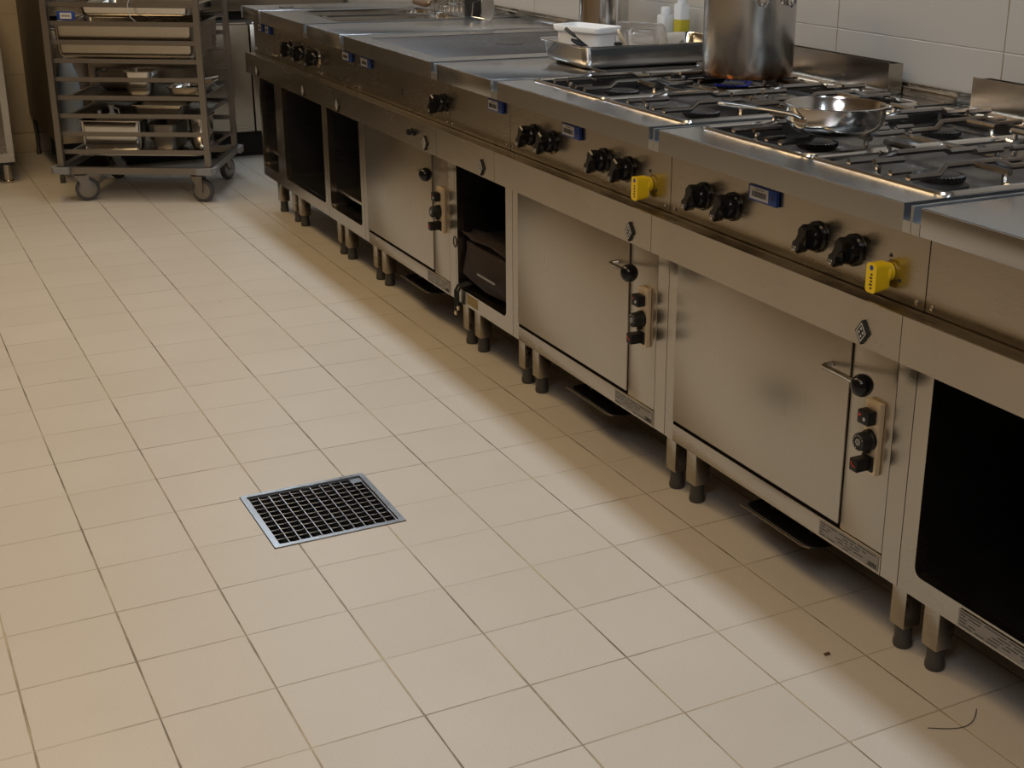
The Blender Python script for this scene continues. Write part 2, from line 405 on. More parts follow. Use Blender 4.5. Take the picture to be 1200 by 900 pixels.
def control_strip(t, yc):
    """upright metal plate with a rocker, a thermostat dial and a square selector"""
    x0 = XF-.001; px = x0-.012
    p = box(px, x0, yc-.020, yc+.020, .350, .489, .0015).build('control_plate', 'beige', t)
    k = box(px-.020, px, yc-.013, yc+.017, .448, .474, .002).build('rocker_switch', 'mblack', p)
    g = G(); g.lathe([(.0035, -.0006), (.0035, 0)], (px-.020, yc-.002, .459), (1, 0, 0), 12); g.build('switch_dot', 'white', p)
    g = G(); g.lathe([(0, 0), (.0028, -.0005), (.0028, 0)], (px-.020, yc+.010, .465), (1, 0, 0), 8); g.build('switch_lamp', 'red', p)
    zc = .416
    g = G(); g.lathe([(.0195, 0), (.0195, -.006), (.0175, -.008), (.0165, -.026), (.015, -.028)], (px, yc, zc), (1, 0, 0), 28)
    g.box(px-.012, px, yc-.004, yc+.004, zc-.025, zc-.015)
    g.build('thermostat_dial', 'mblack', p)
    g = G()
    for q in range(10):
        a = R(150-q*24); g.lathe([(.0011, -.0284), (.0011, -.0278)], (px, yc+.0125*math.cos(a), zc+.0125*math.sin(a)), (1, 0, 0), 6)
    g.plate([(yc+.006*math.cos(R(k*22.5)), zc+.006*math.sin(R(k*22.5))) for k in range(16)], [(yc+.0045*math.cos(R(k*22.5)), zc+.0045*math.sin(R(k*22.5))) for k in range(16)], (px-.0286, px-.028), 0)
    g.box(px-.0286, px-.028, yc-.0007, yc+.0007, zc-.003, zc+.003)
    g.build('dial_numbers', 'white', p)
    k = G(); k.box(px-.004, px, yc-.015, yc+.015, .357, .386, .001).box(px-.034, px-.004, yc-.010, yc+.012, .360, .384, .002); k.build('selector_switch', 'mblack', p)
    g = G(); g.tube([(px-.0343, yc+.008, .378), (px-.0345, yc+.002, .372), (px-.0343, yc-.005, .370)], .0009, 5); g.build('switch_mark', 'red', p)
    g = G(); g.lathe([(.002, -.0008), (.002, 0)], (px, yc+.004, .394), (1, 0, 0), 8); g.build('plate_screw', 'ink', p)

def oven(i, label, drip):
    a, b = JB[i]+.001, JB[i+1]-.001; cy = (a+b)/2
    t = thing('oven', label, 'oven', (XF, cy, 0), group=None)
    fy1 = a+.167; fy0 = a+.047; d0 = fy1+.003; d1 = b-.038
    g = G()
    g.box(XF+.012, XB, a, b, ZC, .672)
    g.box(XF, XF+.012, a, fy0-.0012, ZC, .672)                    # right post
    g.box(XF, XF+.012, d1+.002, b, ZC, .672)                      # left post
    g.box(XF-.0015, XF+.012, fy0-.0006, d1+.0015, ZC, .201, .0008) # bottom strip
    g.build('body', 'steel', t)
    g = G(); g.box(XF+.006, XF+.0118, fy0-.001, d1+.0015, .2012, .66); g.build('gap_shade', 'gap', t)  # black sheet paints the shade in the gaps round door and fascia
    box(XF-.0005, XF+.0058, fy0, fy1, .203, .660, .001).build('fascia', 'door', t)
    d = box(XF-.004, XF+.0055, d0, d1, .211, .655, .0015).build('door', 'door', t)
    # lever handle: rod standing off the door, black ball at the end
    yt, zt = a+.225, .516; yb, zb = a+.064, .537; xb = -.045
    g = G(); g.tube([(XF-.004, yt-.006, zt+.002), (XF-.018, yt, zt), (XF-.024, yt-.004, zt), (xb, yb+.02, zb)], .0052, 12); h = g.build('handle_rod', 'pol', d)
    g = G(); g.sphere((xb, yb, zb), .0205); g.build('handle_ball', 'black', d)
    control_strip(t, a+.090)
    rail(t, i); legs(t, a, b); badge(t, JR[i+1]-.706 if i == 1 else (1.023 if i == 2 else 2.217+.0))
    rating(t, a+.05, a+.225)
    # drip tray under the oven
    y1_ = a+.51; y0_ = a+.275
    g = G(); lo = [[(.045+ox, oy, z) for ox, oy in rrect(.26+e, y1_-y0_+e, .03, 5, (.13, (y0_+y1_)/2))] for z, e in ((.096, -.016), (.099, 0), (.103, 0), (.103, .010))]
    g.loft(lo, True, True, False); g.build('drip_tray', 'soot', t, mod=.0008)
    g = G(); g.tube([(.034, y1_+.0, .1045), (.034, y0_+.02, .1045), (.042, y0_+.003, .1045)], .0014, 6); g.build('tray_edge', 'rim', t)
    g = G()
    for yy in (y0_+.05, y1_-.05): g.box(.08, .10, yy-.004, yy+.004, .1035, ZC)
    g.build('tray_bracket', 'dull', t)
    return t

oven(1, 'stainless oven with ball handle nearest the camera, left of the black open cabinet', True)
oven(2, 'middle stainless oven with ball handle, right of the bag cubby', True)
oven(4, 'far stainless oven with ball handle, left of the bag cubby', True)
open_cabinet(0, 'wide open stainless base cabinet with dark interior at the right edge', -.60, .118, ratingp=(-.19, .0))
open_cabinet(3, 'narrow open base cabinet holding a dark maroon bag', 1.812, 2.152)
open_cabinet(5, 'narrow open base cabinet with low shelf, left of the far oven', 3.005, 3.352, True)
open_cabinet(6, 'open base cabinet second from the far end, deep dark opening', 3.412, 3.925)
open_cabinet(7, 'narrowest open base cabinet at the far end of the cooking line', 4.03, 4.24, True)

# --- tops
def knob(t, y, z, name='control_knob', bez=False, rot=-28):
    g = G(); 
    g.lathe([(.029, 0), (.029, -.004), (.026, -.007), (.0245, -.016), (.020, -.021), (.006, -.022)], (XP-.001, y, z), (1, 0, 0), 32)
    k = g.build(name, 'black', t)
    a = R(rot); c, s_ = math.cos(a), math.sin(a)
    # grip: waisted bar with flared ends, standing off the skirt
    sh = [(-.028, -.0085), (-.017, -.0125), (-.006, -.0075), (.006, -.0075), (.017, -.0125), (.028, -.0085), (.028, .0085), (.017, .0125), (.006, .0075), (-.006, .0075), (-.017, .0125), (-.028, .0085)]
    # long axis mostly vertical
    poly = lambda kk: [(y + kk*(u*s_ + v*c), z + kk*(u*c - v*s_)) for u, v in sh]
    g = G(); g.loft([[(XP-.020, p, q) for p, q in poly(.95)], [(XP-.040, p, q) for p, q in poly(1)], [(XP-.0435, p, q) for p, q in poly(.9)]], True, True, True); g.build('grip', 'black', k)
    yy, zz = y - .021*s_, z - .021*c
    g = G()
    for dy_, dz_ in ((-.003, .002), (.003, .002), (-.001, -.003), (.003, -.003)): g.box(XP-.0442, XP-.0436, yy+dy_-.0012, yy+dy_+.0012, zz+dz_-.0018, zz+dz_+.0018)
    g.build('grip_mark', 'white', k)
    g = G(); g.prism([(y-.023, z+.004), (y-.0195, z+.008), (y-.0195, z+.001)], (XP-.0185, XP-.0162), 0)
    g.build('pointer_mark', 'white', k)
    if bez:
        g = G(); g.lathe([(.036, 0), (.036, -.003), (.031, -.004), (.031, 0)], (XP-.0005, y, z), (1, 0, 0), 32); g.build('bezel', 'rim', k)
def gas_handle(t, y, z):
    g = G(); g.lathe([(.016, 0), (.016, -.010), (.014, -.012)], (XP-.001, y, z), (1, 0, 0), 24)
    g.loft([[(XP-.010, p, q) for p, q in rrect(.030, .048, .008, 4, (y+.002, z-.006))], [(XP-.038, p, q) for p, q in rrect(.026, .052, .007, 4, (y+.003, z-.008))]], True, True, True)
    k = g.build('gas_valve_handle', 'yellow', t)
    g = G(); g.lathe([(.0045, -.0386), (.0045, -.038)], (XP, y+.003, z+.010), (1, 0, 0), 14); g.build('blue_dot', 'blue', k)
    g = G()
    for q in range(5): g.box(XP-.0386, XP-.038, y-.001-.0, y+.004+(q % 2)*.002, z-.003-q*.006, z+.000-q*.006)
    g.build('handle_print', 'ink', k)
    g = G(); g.prism([(y-.003, z+.026), (y+.003, z+.026), (y, z+.033)], (XP-.002, XP-.001), 0)
    g.lathe([(.003, -.002), (.003, 0)], (XP, y-.026, z-.010), (1, 0, 0), 10); g.build('panel_marks', 'ink', t)
def id_tag(t, y1, w_=.092):
    y0 = y1-w_
    p = box(XP-.009, XP-.001, y0, y1, .779, .810, .0015).build('blue_tag', 'blue', t)
    l = box(XP-.0096, XP-.009, y0+.026, y1-.006, .783, .807).build('barcode_label', 'label', p)
    g = G(); rnd = random.Random(int(y1*100)); y = y0+.033
    while y < y1-.014:
        ww = rnd.choice((.0008, .0014, .002)); g.box(XP-.0099, XP-.0096, y, y+ww, .788, .799); y += ww+rnd.choice((.0008, .0014))
    g.box(XP-.0099, XP-.0096, y0+.040, y1-.024, .8025, .8038)
    g.box(XP-.0095, XP-.009, y0+.010, y0+.015, .791, .798)
    g.build('barcode', 'ink', t)
def screw(t, y, z=.700):
    g = G(); g.lathe([(.0045, 0), (.004, -.002), (.0015, -.0028)], (XP-.001, y, z), (1, 0, 0), 12)
    g.build('panel_screw', 'pol', t)

def top_unit(name, i, label, cat, hole=None, panel_i=None):
    """body with control panel, worktop slab with slotted ends; hole = (x0,x1,y0,y1,r)"""
    a, b = JT[i]+.0006, JT[i+1]-.0006; cy = (a+b)/2
    t = thing(name, label, cat, (XW, cy, ZR))
    z0 = ZR+.002
    g = G(); g.box(XP, XP+.012, a+.0007, b-.0007, ZR-.012, ZA-.0005); g.box(XP+.012, .03, a+.002, b-.002, ZRB+.08, z0+.06) if False else None
    g.build('control_panel', 'steel', t)
    g = G()
    if hole is None:
        g.box(XP+.013, XB, a+.002, b-.002, z0, ZA-.0005)
    else:
        x0, x1, y0, y1, r, dep = hole
        g.box(XP+.013, XB, a+.002, b-.002, z0, ZT-dep-.004)
    g.build('housing', 'dull', t)
    s0, s1 = a+.020, b-.020
    g = G()
    if hole is None:
        g.box(XW, XB, s0, s1, ZA, ZT, .0015)
    else:
        g.plate(rrect(XB-XW, s1-s0, .0008, 1, ((XW+XB)/2, (s0+s1)/2)), rrect(x1-x0, y1-y0, r, 5, ((x0+x1)/2, (y0+y1)/2)), (ZA, ZT), 2)
    g.tube([(XW+.0012, s0, ZT-.0012), (XW+.0012, s1, ZT-.0012)], .0016, 8)
    g.build('worktop', 'top', t)
    for p, q, l in ((a, s0-.0002, a), (s1+.0002, b, b-.0022)):
        g = G(); g.box(XW, XB, p, q, ZA, .846); g.box(XW, XB, l, l+.0022, .8461, ZT-.001)
        g.build('edge_channel', 'slot', t)
    # wall upstand
    g = G(); g.box(XB-.012, XB+.005, a+.001, b-.001, ZT+.0005, .893, .001); g.box(XB-.003, XB+.008, a+.001, b-.001, .893, .903, .001); g.build('upstand', 'steel', t)
    screw(t, a+.018); screw(t, b-.018)
    return t

def burner(t, x, y, z):
    g = G(); g.lathe([(.052, 0), (.050, .006), (.040, .010), (.040, .013)], (x, y, z), n=36)
    b = g.build('burner', 'soot', t)
    g = G(); n = 36; prof = []
    g.lathe([(.0, .013), (.037, .013), (.037, .021), (.030, .025), (0, .0255)], (x, y, z), n=36)
    for k in range(36):
        a = 2*math.pi*k/36; c, s_ = math.cos(a), math.sin(a)
        g.tube([(x+.036*c, y+.036*s_, z+.014), (x+.0425*c, y+.0425*s_, z+.0155), (x+.0425*c, y+.0425*s_, z+.0215), (x+.036*c, y+.036*s_, z+.022)], .0016, 4)
    g.build('burner_cap', 'soot', b)
    return b
def rr_path(x0, x1, y0, y1, r, z, n=5):
    p = [(px, py, z) for px, py in rrect(x1-x0, y1-y0, r, n, ((x0+x1)/2, (y0+y1)/2))]
    return p + [p[0], p[1]]
def grate(t, x0, x1, y0, y1, z):
    g = G(); g.tube(rr_path(x0, x1, y0, y1, .022, z), .0062, 8, False)
    fr = g.build('pan_grate', 'rim', t)
    cy = (y0+y1)/2; xm = (x0+x1)/2; zt = z+.021; k = 0
    def bar(pts, r=.0062): 
        g = G(); g.tube(pts, r, 8); return g.build('grate_bar', 'rod', fr)
    bar([(xm, y0, z+.002), (xm, y1, z+.002)])
    for xa, xb in ((x0, xm), (xm, x1)):
        xc = (xa+xb)/2
        for s in (-1, 1):
            # long bars run front to back: low at the ends, high beside the burner
            yy = cy+s*.080; y2 = cy+s*.066
            bar([(xa+.010, yy, z+.010), (xa+.075, yy, z+.010), (xa+.079, yy, z+.0102), (xa+.106, y2, zt), (xa+.110, y2, zt), (xb-.110, y2, zt), (xb-.106, y2, zt), (xb-.079, yy, z+.0102), (xb-.075, yy, z+.010), (xb-.010, yy, z+.010)])
            # straight side bar standing on a stub
            ye = cy+s*(y1-y0)/2
            bar([(xc, ye-s*.018, zt), (xc, cy+s*.082, zt)]); 
            g = G(); g.tube([(xc, ye-s*.030, z-.004), (xc, ye-s*.030, zt-.005)], .005, 6); g.tube([(xc, ye, z), (xc, ye-s*.030, z-.002)], .004, 6); g.build('bar_stub', 'rim', fr)
        for xe, sg in ((xa, 1), (xb, -1)):
            bar([(xe+sg*.012, cy+.012, zt), (xe+sg*.078, cy+.012, zt)])
            g = G(); g.tube([(xe, cy+.012, z), (xe+sg*.022, cy+.012, z)], .004, 6); g.tube([(xe+sg*.022, cy+.012, z-.002), (xe+sg*.022, cy+.012, zt-.005)], .005, 6); g.build('bar_stub', 'rim', fr)
            bar([(xe+sg*.010, cy-.034, z+.010), (xe+sg*.055, cy-.034, z+.010)], .0055)
def flue(t, y0, y1):
    g = G(); xa, xb = .735, .782
    g.box(xa, xa+.002, y0, y1, ZT+.001, .953)
    g.box(xa+.002, xb, y0+.004, y0+.006, ZT+.001, .949); g.box(xa+.002, xb, y1-.006, y1-.004, ZT+.001, .949)
    g.box(xb, xb+.002, y0+.004, y1-.004, ZT+.001, .949)
    g.build('flue_guard', 'steel', t)
    g = G(); n = 12
    for k in range(n+1): 
        y = y0+.01+(y1-y0-.02)*k/n; g.box(xa+.003, xb-.001, y-.002, y+.002, .930, .934)
    g.build('flue_grille', 'dull', t)
def hob(i, label, knobs, gy, tagy, fl):
    a, b = JT[i], JT[i+1]
    hx0, hx1 = .045, .715; hy0, hy1 = a+.032, b-.032
    t = top_unit('gas_hob', i, label, 'hob', (hx0, hx1, hy0, hy1, .012, .040))
    # pressed well
    g = G(); c = ((hx0+hx1)/2, (hy0+hy1)/2)
    g.loft([[(p, q, z) for p, q in rrect(hx1-hx0-e, hy1-hy0-e, .014, 5, c)] for z, e in ((ZT-.002, .001), (ZT-.030, .006), (ZT-.036, .020))], True, False, True)
    g.build('hob_well', 'well', t)
    mid = (hy0+hy1)/2
    for yc in ((hy0+mid)/2, (mid+hy1)/2):
        for xc in (.2125, .5475):
            g = G(); g.lathe([(.075, .0), (.072, .003), (.055, .004)], (xc, yc, ZT-.036), n=32); g.build('burner_dish', 'well', t)
            burner(t, xc, yc, ZT-.033)
    for y0, y1 in ((hy0+.003, mid-.004), (mid+.004, hy1-.003)):
        grate(t, hx0+.005, hx1-.005, y0, y1, ZT+.000)
    for y in knobs: knob(t, y, .750)
    gas_handle(t, gy, .735)
    id_tag(t, tagy); flue(t, *fl)
    return t
H1 = hob(1, 'four-burner gas hob in front, carrying the small shiny saute pan', (.325, .430, .703, .809), .229, .641, (.30, .832))
H2 = hob(2, 'four-burner gas hob carrying the tall stockpot', (1.118, 1.231, 1.492, 1.597), 1.023, 1.428, (1.12, 1.62))
t = top_unit('worktop_unit', 0, 'plain stainless worktop unit at the right edge beside the front gas hob', 'worktop')
t = top_unit('worktop_unit', 3, 'plain stainless worktop unit under the utensil tray', 'worktop')
id_tag(t, 1.860)
# hot plate
t = top_unit('hot_plate', 4, 'stainless solid-top cooker with a large flush black iron plate', 'hot plate', (.012, .700, 2.245, 2.825, .006, .020))
g = G(); g.box(.0145, .6975, 2.2475, 2.8225, ZT-.018, ZT-.0015, .003); ip = g.build('iron_plate', 'iron', t)
g = G(); g.lathe([(.045, -.0002), (.045, .0015), (.012, .0015)], (.38, 2.54, ZT-.0015), n=32); g.build('centre_ring', 'iron', t)
g = G(); g.tube([(.55, 2.62, ZT+.003), (.565, 2.60, ZT+.006), (.58, 2.61, ZT+.003)], .002, 6); g.build('lift_hook', 'mblack', ip)
knob(t, 2.185, .750); id_tag(t, 2.872)
box(XP-.002, XP, 2.512, 2.518, .730, .750).build('indicator_slot', 'ink', t)
t = top_unit('worktop_unit', 5, 'narrow plain stainless worktop unit between the black hot plate and the deep wells', 'worktop')
id_tag(t, 3.058)
# wells
t = top_unit('pasta_cooker', 6, 'stainless cooker with two shallow pressed wells near the far end', 'cooker', (.10, .60, 3.40, 3.86, .03, .12))
for yc in (3.515, 3.745):
    g = G(); g.loft([[(p, q, z) for p, q in rrect(.50-e, .228-e, .03, 5, (.35, yc))] for z, e in ((ZT+.001, .0), (ZT+.0015, .004), (ZT-.004, .018), (ZT-.10, .03), (ZT-.112, .06))], True, False, True)
    g.build('well', 'pol', t)
for y in (3.36, 3.515, 3.665): knob(t, y+.012, .751, bez=True, rot=0)
t = top_unit('worktop_unit', 7, 'narrow end worktop unit at the far end of the cooking line', 'worktop')
id_tag(t, 4.005, .07)
g = G(); g.lathe([(.03, 0), (.03, .003), (.02, .004)], (.10, 4.06, ZT+.0005), n=24); g.build('round_cover', 'dull', t)
# second tag on this cooker
id_tag(t, 4.105, .07)
# small valve on the rail of the far oven
g = G(); g.lathe([(.013, 0), (.013, -.006), (.009, -.009), (.009, -.02), (.007, -.022)], (XW-.0005, 2.309, .652), (1, 0, 0), 20)
far_oven = [o for o in scene.objects if o.name.startswith('oven')][2]
g.build('drain_knob', 'black', far_oven)

# ---------------------------------------------------------------- things on the line
def stockpot():
    c = Vector((.505, 1.394, .9015)); r = .116; h = .30
    t = thing('stockpot', 'tall stainless stockpot with burnt brown drips around its base', 'pot', c)
    g = G(); g.lathe([(0, .0), (r-.012, 0), (r-.006, .002), (r-.002, .010), (r, .014), (r, h), (r+.004, h+.002), (r+.004, h+.006), (r-.003, h+.004), (r-.003, .02), (r-.012, .006), (0, .006)], c, n=72)
    m = M['pot']
    # burnt band near the foot
    nt = m.node_tree; L = nt.links; b = nt.nodes['Principled BSDF']; src = b.inputs['Base Color'].links[0].from_socket
    tc = N(m, 'ShaderNodeTexCoord'); sp = N(m, 'ShaderNodeSeparateXYZ'); L.new(tc.outputs['Object'], sp.inputs[0])
    mp = N(m, 'ShaderNodeMapping'); mp.inputs['Scale'].default_value = (30, 30, 10); L.new(tc.outputs['Object'], mp.inputs[0])
    nz = N(m, 'ShaderNodeTexNoise'); nz.inputs['Scale'].default_value = 1.5; nz.inputs['Detail'].default_value = 6; L.new(mp.outputs[0], nz.inputs['Vector'])
    ma = N(m, 'ShaderNodeMath', operation='MULTIPLY_ADD'); ma.inputs[1].default_value = -.075; ma.inputs[2].default_value = .02; L.new(nz.outputs[0], ma.inputs[0])
    ad = N(m, 'ShaderNodeMath', operation='ADD'); L.new(sp.outputs[2], ad.inputs[0]); L.new(ma.outputs[0], ad.inputs[1])
    mr = N(m, 'ShaderNodeMapRange'); mr.inputs[1].default_value = -.014; mr.inputs[2].default_value = .040; mr.inputs[3].default_value = 1; mr.inputs[4].default_value = 0; L.new(ad.outputs[0], mr.inputs[0])
    rp = N(m, 'ShaderNodeValToRGB'); rp.color_ramp.elements[0].color = (.50, .27, .07, 1); rp.color_ramp.elements[1].color = (.22, .075, .02, 1); L.new(mr.outputs[0], rp.inputs[0])
    mx = N(m, 'ShaderNodeMix', data_type='RGBA'); L.new(mr.outputs[0], mx.inputs[0]); L.new(src, mx.inputs[6]); L.new(rp.outputs[0], mx.inputs[7]); L.new(mx.outputs[2], b.inputs['Base Color'])
    g.build('pot_body', 'pot', t)
    for ang in (-93, 87):
        a = R(ang); n = Vector((math.cos(a), math.sin(a), 0)); s = Vector((-n.y, n.x, 0))
        P = lambda u, o, z: c + n*(r+o) + s*u + Vector((0, 0, z))
        g = G(); g.tube([P(-.040, .003, .186), P(-.040, .010, .180), P(-.040, .018, .184), P(-.039, .030, .205), P(-.034, .038, .222), P(-.02, .042, .228), P(.02, .042, .228), P(.034, .038, .222), P(.039, .030, .205), P(.040, .018, .184), P(.040, .010, .180), P(.040, .003, .186)], .0042, 8)
        for q in (-.040, .040): g.loft([[P(q+u, o-.004 if o else -.004, .205+v) for u, v in rrect(.014, .052, .006, 3)] for o in (0, .008)], True, True, True)
        g.build('side_handle', 'pol', t)
stockpot()
def saute():
    c = Vector((.172, .618, .9015)); r0, r1, h = .074, .099, .054
    t = thing('saute_pan', 'small shiny stainless saute pan with one long handle on the front hob', 'pan', c)
    g = G(); g.lathe([(0, 0), (r0-.004, 0), (r0, .0015), (r1-.013, .008), (r1-.005, .018), (r1-.0025, .026), (r1-.001, h-.002), (r1+.002, h), (r1-.002, h+.001), (r1-.004, h-.004), (r1-.008, .020), (r1-.016, .010), (r0-.004, .004), (0, .003)], c, n=72); g.build('pan_body', 'pol', t)
    a = math.atan2(.772-.60, .015-.085); a = R(122); n = Vector((math.cos(a), math.sin(a), 0)); s = Vector((-n.y, n.x, 0))
    st = Vector((c.x, c.y, 0)) + Vector((math.cos(R(188)), math.sin(R(188)), 0))*(r1-.006)
    P = lambda u, v, z: Vector((st.x, st.y, c.z)) + n*u + s*v + Vector((0, 0, z))
    g = G(); loops = []
    for u, hw, z, th in ((-.004, .014, .034, .003), (.012, .009, .038, .004), (.03, .007, .041, .004), (.07, .0085, .044, .004), (.12, .010, .046, .0045), (.150, .011, .047, .0045), (.168, .009, .047, .004), (.174, .004, .0465, .003)):
        loops.append([P(u, hw*math.cos(2*math.pi*k/12), z+th*math.sin(2*math.pi*k/12)) for k in range(12)])
    g.loft(loops, True, True, True); g.build('long_handle', 'handlesteel', t)
    g = G(); g.loft([[Vector((st.x, st.y, c.z)) + Vector((math.cos(R(188)), math.sin(R(188)), 0))*o + Vector((0, 0, .027)) + (s*.0)*0 + Vector((-math.sin(R(188)), math.cos(R(188)), 0))*(w_*math.cos(q)) + Vector((0, 0, w_*.8*math.sin(q))) for q in [2*math.pi*k/16 for k in range(16)]] for o, w_ in ((.0, .017), (.004, .017), (.006, .013))], True, True, True); g.build('handle_mount', 'pol', t)
saute()
def gn_pan(name, t, c, W, D, H, m='pol', rz=0, flange=.012, r=.03):
    """gastronorm pan: flange, tapering walls, round corners"""
    mt = Matrix.Translation(c) @ Matrix.Rotation(rz, 4, 'Z')
    g = G()
    lo = []
    for z, e, rr_ in ((H-.004, 0, r), (H, -.001, r), (H, -2*flange+.004, r*.8), (H-.004, -2*flange, r*.8), (min(.034, H*.45), -2*flange-.010, r*.75), (min(.018, H*.25), -2*flange-.016, r*.75), (.006, -2*flange-.030, r*.7), (0, -2*flange-.056, r*.6)):
        lo.append([mt @ Vector((x, y, z)) for x, y in rrect(W+e, D+e, rr_, 6)])
    g.loft(lo, True, False, True)
    return g.build(name, m, t, mod=.0012)
t = thing('gastronorm_tray', 'shallow steel tray of utensils on the worktop behind the far hob', 'tray', (.515, 1.945, ZT))
gn_pan('tray_body', t, (.515, 1.945, ZT+.0015), .53, .285, .064, 'pol')
zt = ZT+.005
t = thing('plastic_tub', 'white translucent plastic tub standing in the steel tray', 'tub', (.345, 1.955, zt+.002), R(-69))
mt = t.matrix_basis
g = G(); lo = []
for z, W, D in ((.0, .135, .075), (.004, .142, .082), (.086, .158, .096), (.086, .170, .108), (.098, .174, .112), (.101, .172, .110), (.101, .162, .100), (.088, .152, .090), (.006, .138, .078)):
    lo.append([mt @ Vector((x, y, z)) for x, y in rrect(W, D, .016, 5)])
g.loft(lo, True, True, True); g.build('tub_body', 'tub', t)
# utensils leaning in the tray
def utensil(name, label, cat, a, b, m1, m2, kind):
    a, b = Vector(a), Vector(b); d = (b-a).normalized()
    t = thing(name, label, cat, a)
    g = G(); g.tube([a, a.lerp(b, .4), b], [.0030, .0027, .0024], 8); g.build('utensil_handle', m1, t)
    g = G(); s = d.orthogonal().normalized(); u = d.cross(s)
    if kind == 'spoon':
        loops = [[b + d*(p*.045) + s*(w_*math.cos(k*math.pi/6)) + u*(.004*math.sin(k*math.pi/6)) for k in range(12)] for p, w_ in ((0, .002), (.15, .006), (.4, .010), (.7, .009), (.92, .005), (1, .001))]
        g.loft(loops, True, True, True)
    else:
        for k in (-1, 0, 1): g.tube([b, b+d*.012+s*.005*k, b+d*.042+s*.005*k], .0016, 6)
    g.build('utensil_head', m2, t)
utensil('serving_fork', 'black serving fork sticking up from the steel tray, leftmost utensil', 'fork', (.345, 1.79+.045, zt+.012), (.275, 1.885, .955), 'mblack', 'mblack', 'fork')
utensil('kitchen_spoon', 'thin black spoon lying low among the tray utensils', 'spoon', (.375, 1.838, zt+.012), (.305, 1.890, .930), 'mblack', 'mblack', 'spoon')
utensil('tasting_spoon', 'short brass spoon handle-down among the tray utensils', 'spoon', (.432, 1.842, zt+.012), (.412, 1.856, .936), 'beige', 'beige', 'spoon')
g = G(); g.box(.372, .392, 1.834, 1.850, zt+.001, .944, .003); tag(g.build('knife_guard', 'mblack'), 'small black upright handle block in the steel tray beside the spoons', 'utensil')
# clear lid leaning in the tray
def lid():
    c = Vector((.515, 1.935, zt+.062)); t = thing('clear_lid', 'clear plastic pan lid with moulded grip leaning in the tray', 'lid', c, R(-52))
    mt = t.matrix_basis @ Matrix.Rotation(R(-66), 4, 'X')
    g = G()
    g.plate(rrect(.150, .098, .014, 5), rrect(.098, .060, .016, 5), (-.001, .001), 2)
    g.plate(rrect(.150, .098, .014, 5), rrect(.142, .090, .012, 5), (.001, .006), 2)
    g.loft([[(x, y, z) for x, y in rrect(W, D, .015, 5)] for z, W, D in ((.0, .098, .060), (.012, .092, .054), (.014, .080, .044), (.002, .060, .030))], True, False, True)
    g.bm.transform(mt); g.build('lid_panel', 'clear', t, mod=.0012)
    g = G(); g.box(-.034, .034, -.008, .008, .014, .018, .002); g.bm.transform(mt); g.build('lid_grip', 'clear', t)
lid()
def bottle(c, W, H, m, label, liquid=None):
    c = Vector(c); t = thing('squeeze_bottle', label, 'bottle', c)
    g = G(); g.loft([[(c.x+x, c.y+y, c.z+z) for x, y in rrect(w_, w_, w_*.22, 4)] for z, w_ in ((0, W*.9), (.004, W), (H*.78, W), (H*.82, W*.94))], True, True, True); g.build('bottle_body', m, t)
    g = G(); g.lathe([(W*.36, H*.82+.0005), (W*.36, H*.95), (W*.30, H), (W*.1, H)], c, n=24); g.build('cap', 'bottle', t)
    if liquid:
        g = G(); g.loft([[(c.x+x, c.y+y, c.z+z) for x, y in rrect(W*1.01, W*1.01, W*.22, 4)] for z in (.004, H*liquid)], True, True, True); g.build('oil', 'oil', t)
bottle((.735, 2.166, ZT+.0005), .044, .132, 'bottle', 'milky white square bottle beside the oil bottle behind the tray')
bottle((.763, 2.1185, ZT+.0005), .040, .175, 'bottle', 'milky bottle half full of yellow oil behind the tray', .56)

# tall bain-marie pot by the wall
def tall_pot():
    c = Vector((.63, 2.37, ZT+.001)); r = .079; h = .24
    t = thing('bain_marie_pot', 'tall narrow stainless container standing by the wall behind the tray', 'pot', c)
    g = G(); g.lathe([(0, 0), (r-.006, 0), (r, .006), (r, h), (r+.005, h+.002), (r-.002, h+.004), (r-.003, .01), (0, .006)], c, n=56); g.build('pot_body', 'pol', t)
tall_pot()
# things standing around the wells
def basket():
    c = Vector((.645, 3.635, ZT+.002)); t = thing('fryer_basket', 'wire fryer basket with brown wooden handle standing by the wells', 'basket', c)
    W, D, H = .12, .15, .055
    g = G()
    for k in range(9):
        y = c.y-D/2+D*k/8; g.tube([(c.x-W/2, y, c.z+H), (c.x-W/2, y, c.z+.003), (c.x+W/2, y, c.z+.003), (c.x+W/2, y, c.z+H)], .0016, 5)
    for k in range(8):
        x = c.x-W/2+W*k/7; g.tube([(x, c.y-D/2, c.z+H), (x, c.y-D/2, c.z+.003), (x, c.y+D/2, c.z+.003), (x, c.y+D/2, c.z+H)], .0016, 5)
    for z in (.003, .028, H): g.tube(rr_path(c.x-W/2, c.x+W/2, c.y-D/2, c.y+D/2, .01, c.z+z), .0026 if z == H else .0014, 5, False)
    g.build('wire_body', 'pol', t)
    g = G()
    for q in (-.012, .012): g.tube([(c.x-.02+q, c.y+D/2, c.z+H), (c.x-.03+q*.7, c.y+D/2+.06, c.z+.030), (c.x-.03+q*.3, c.y+D/2+.11, c.z+.018)], .003, 8)
    g.build('handle_rod', 'pol', t)
    g = G(); g.tube([(c.x-.03, c.y+D/2+.09, c.z+.020), (c.x-.03, c.y+D/2+.13, c.z+.016), (c.x-.035, c.y+D/2+.24, c.z+.018)], [.010, .014, .011], 12); g.build('handle_grip', 'wood', t)
basket()
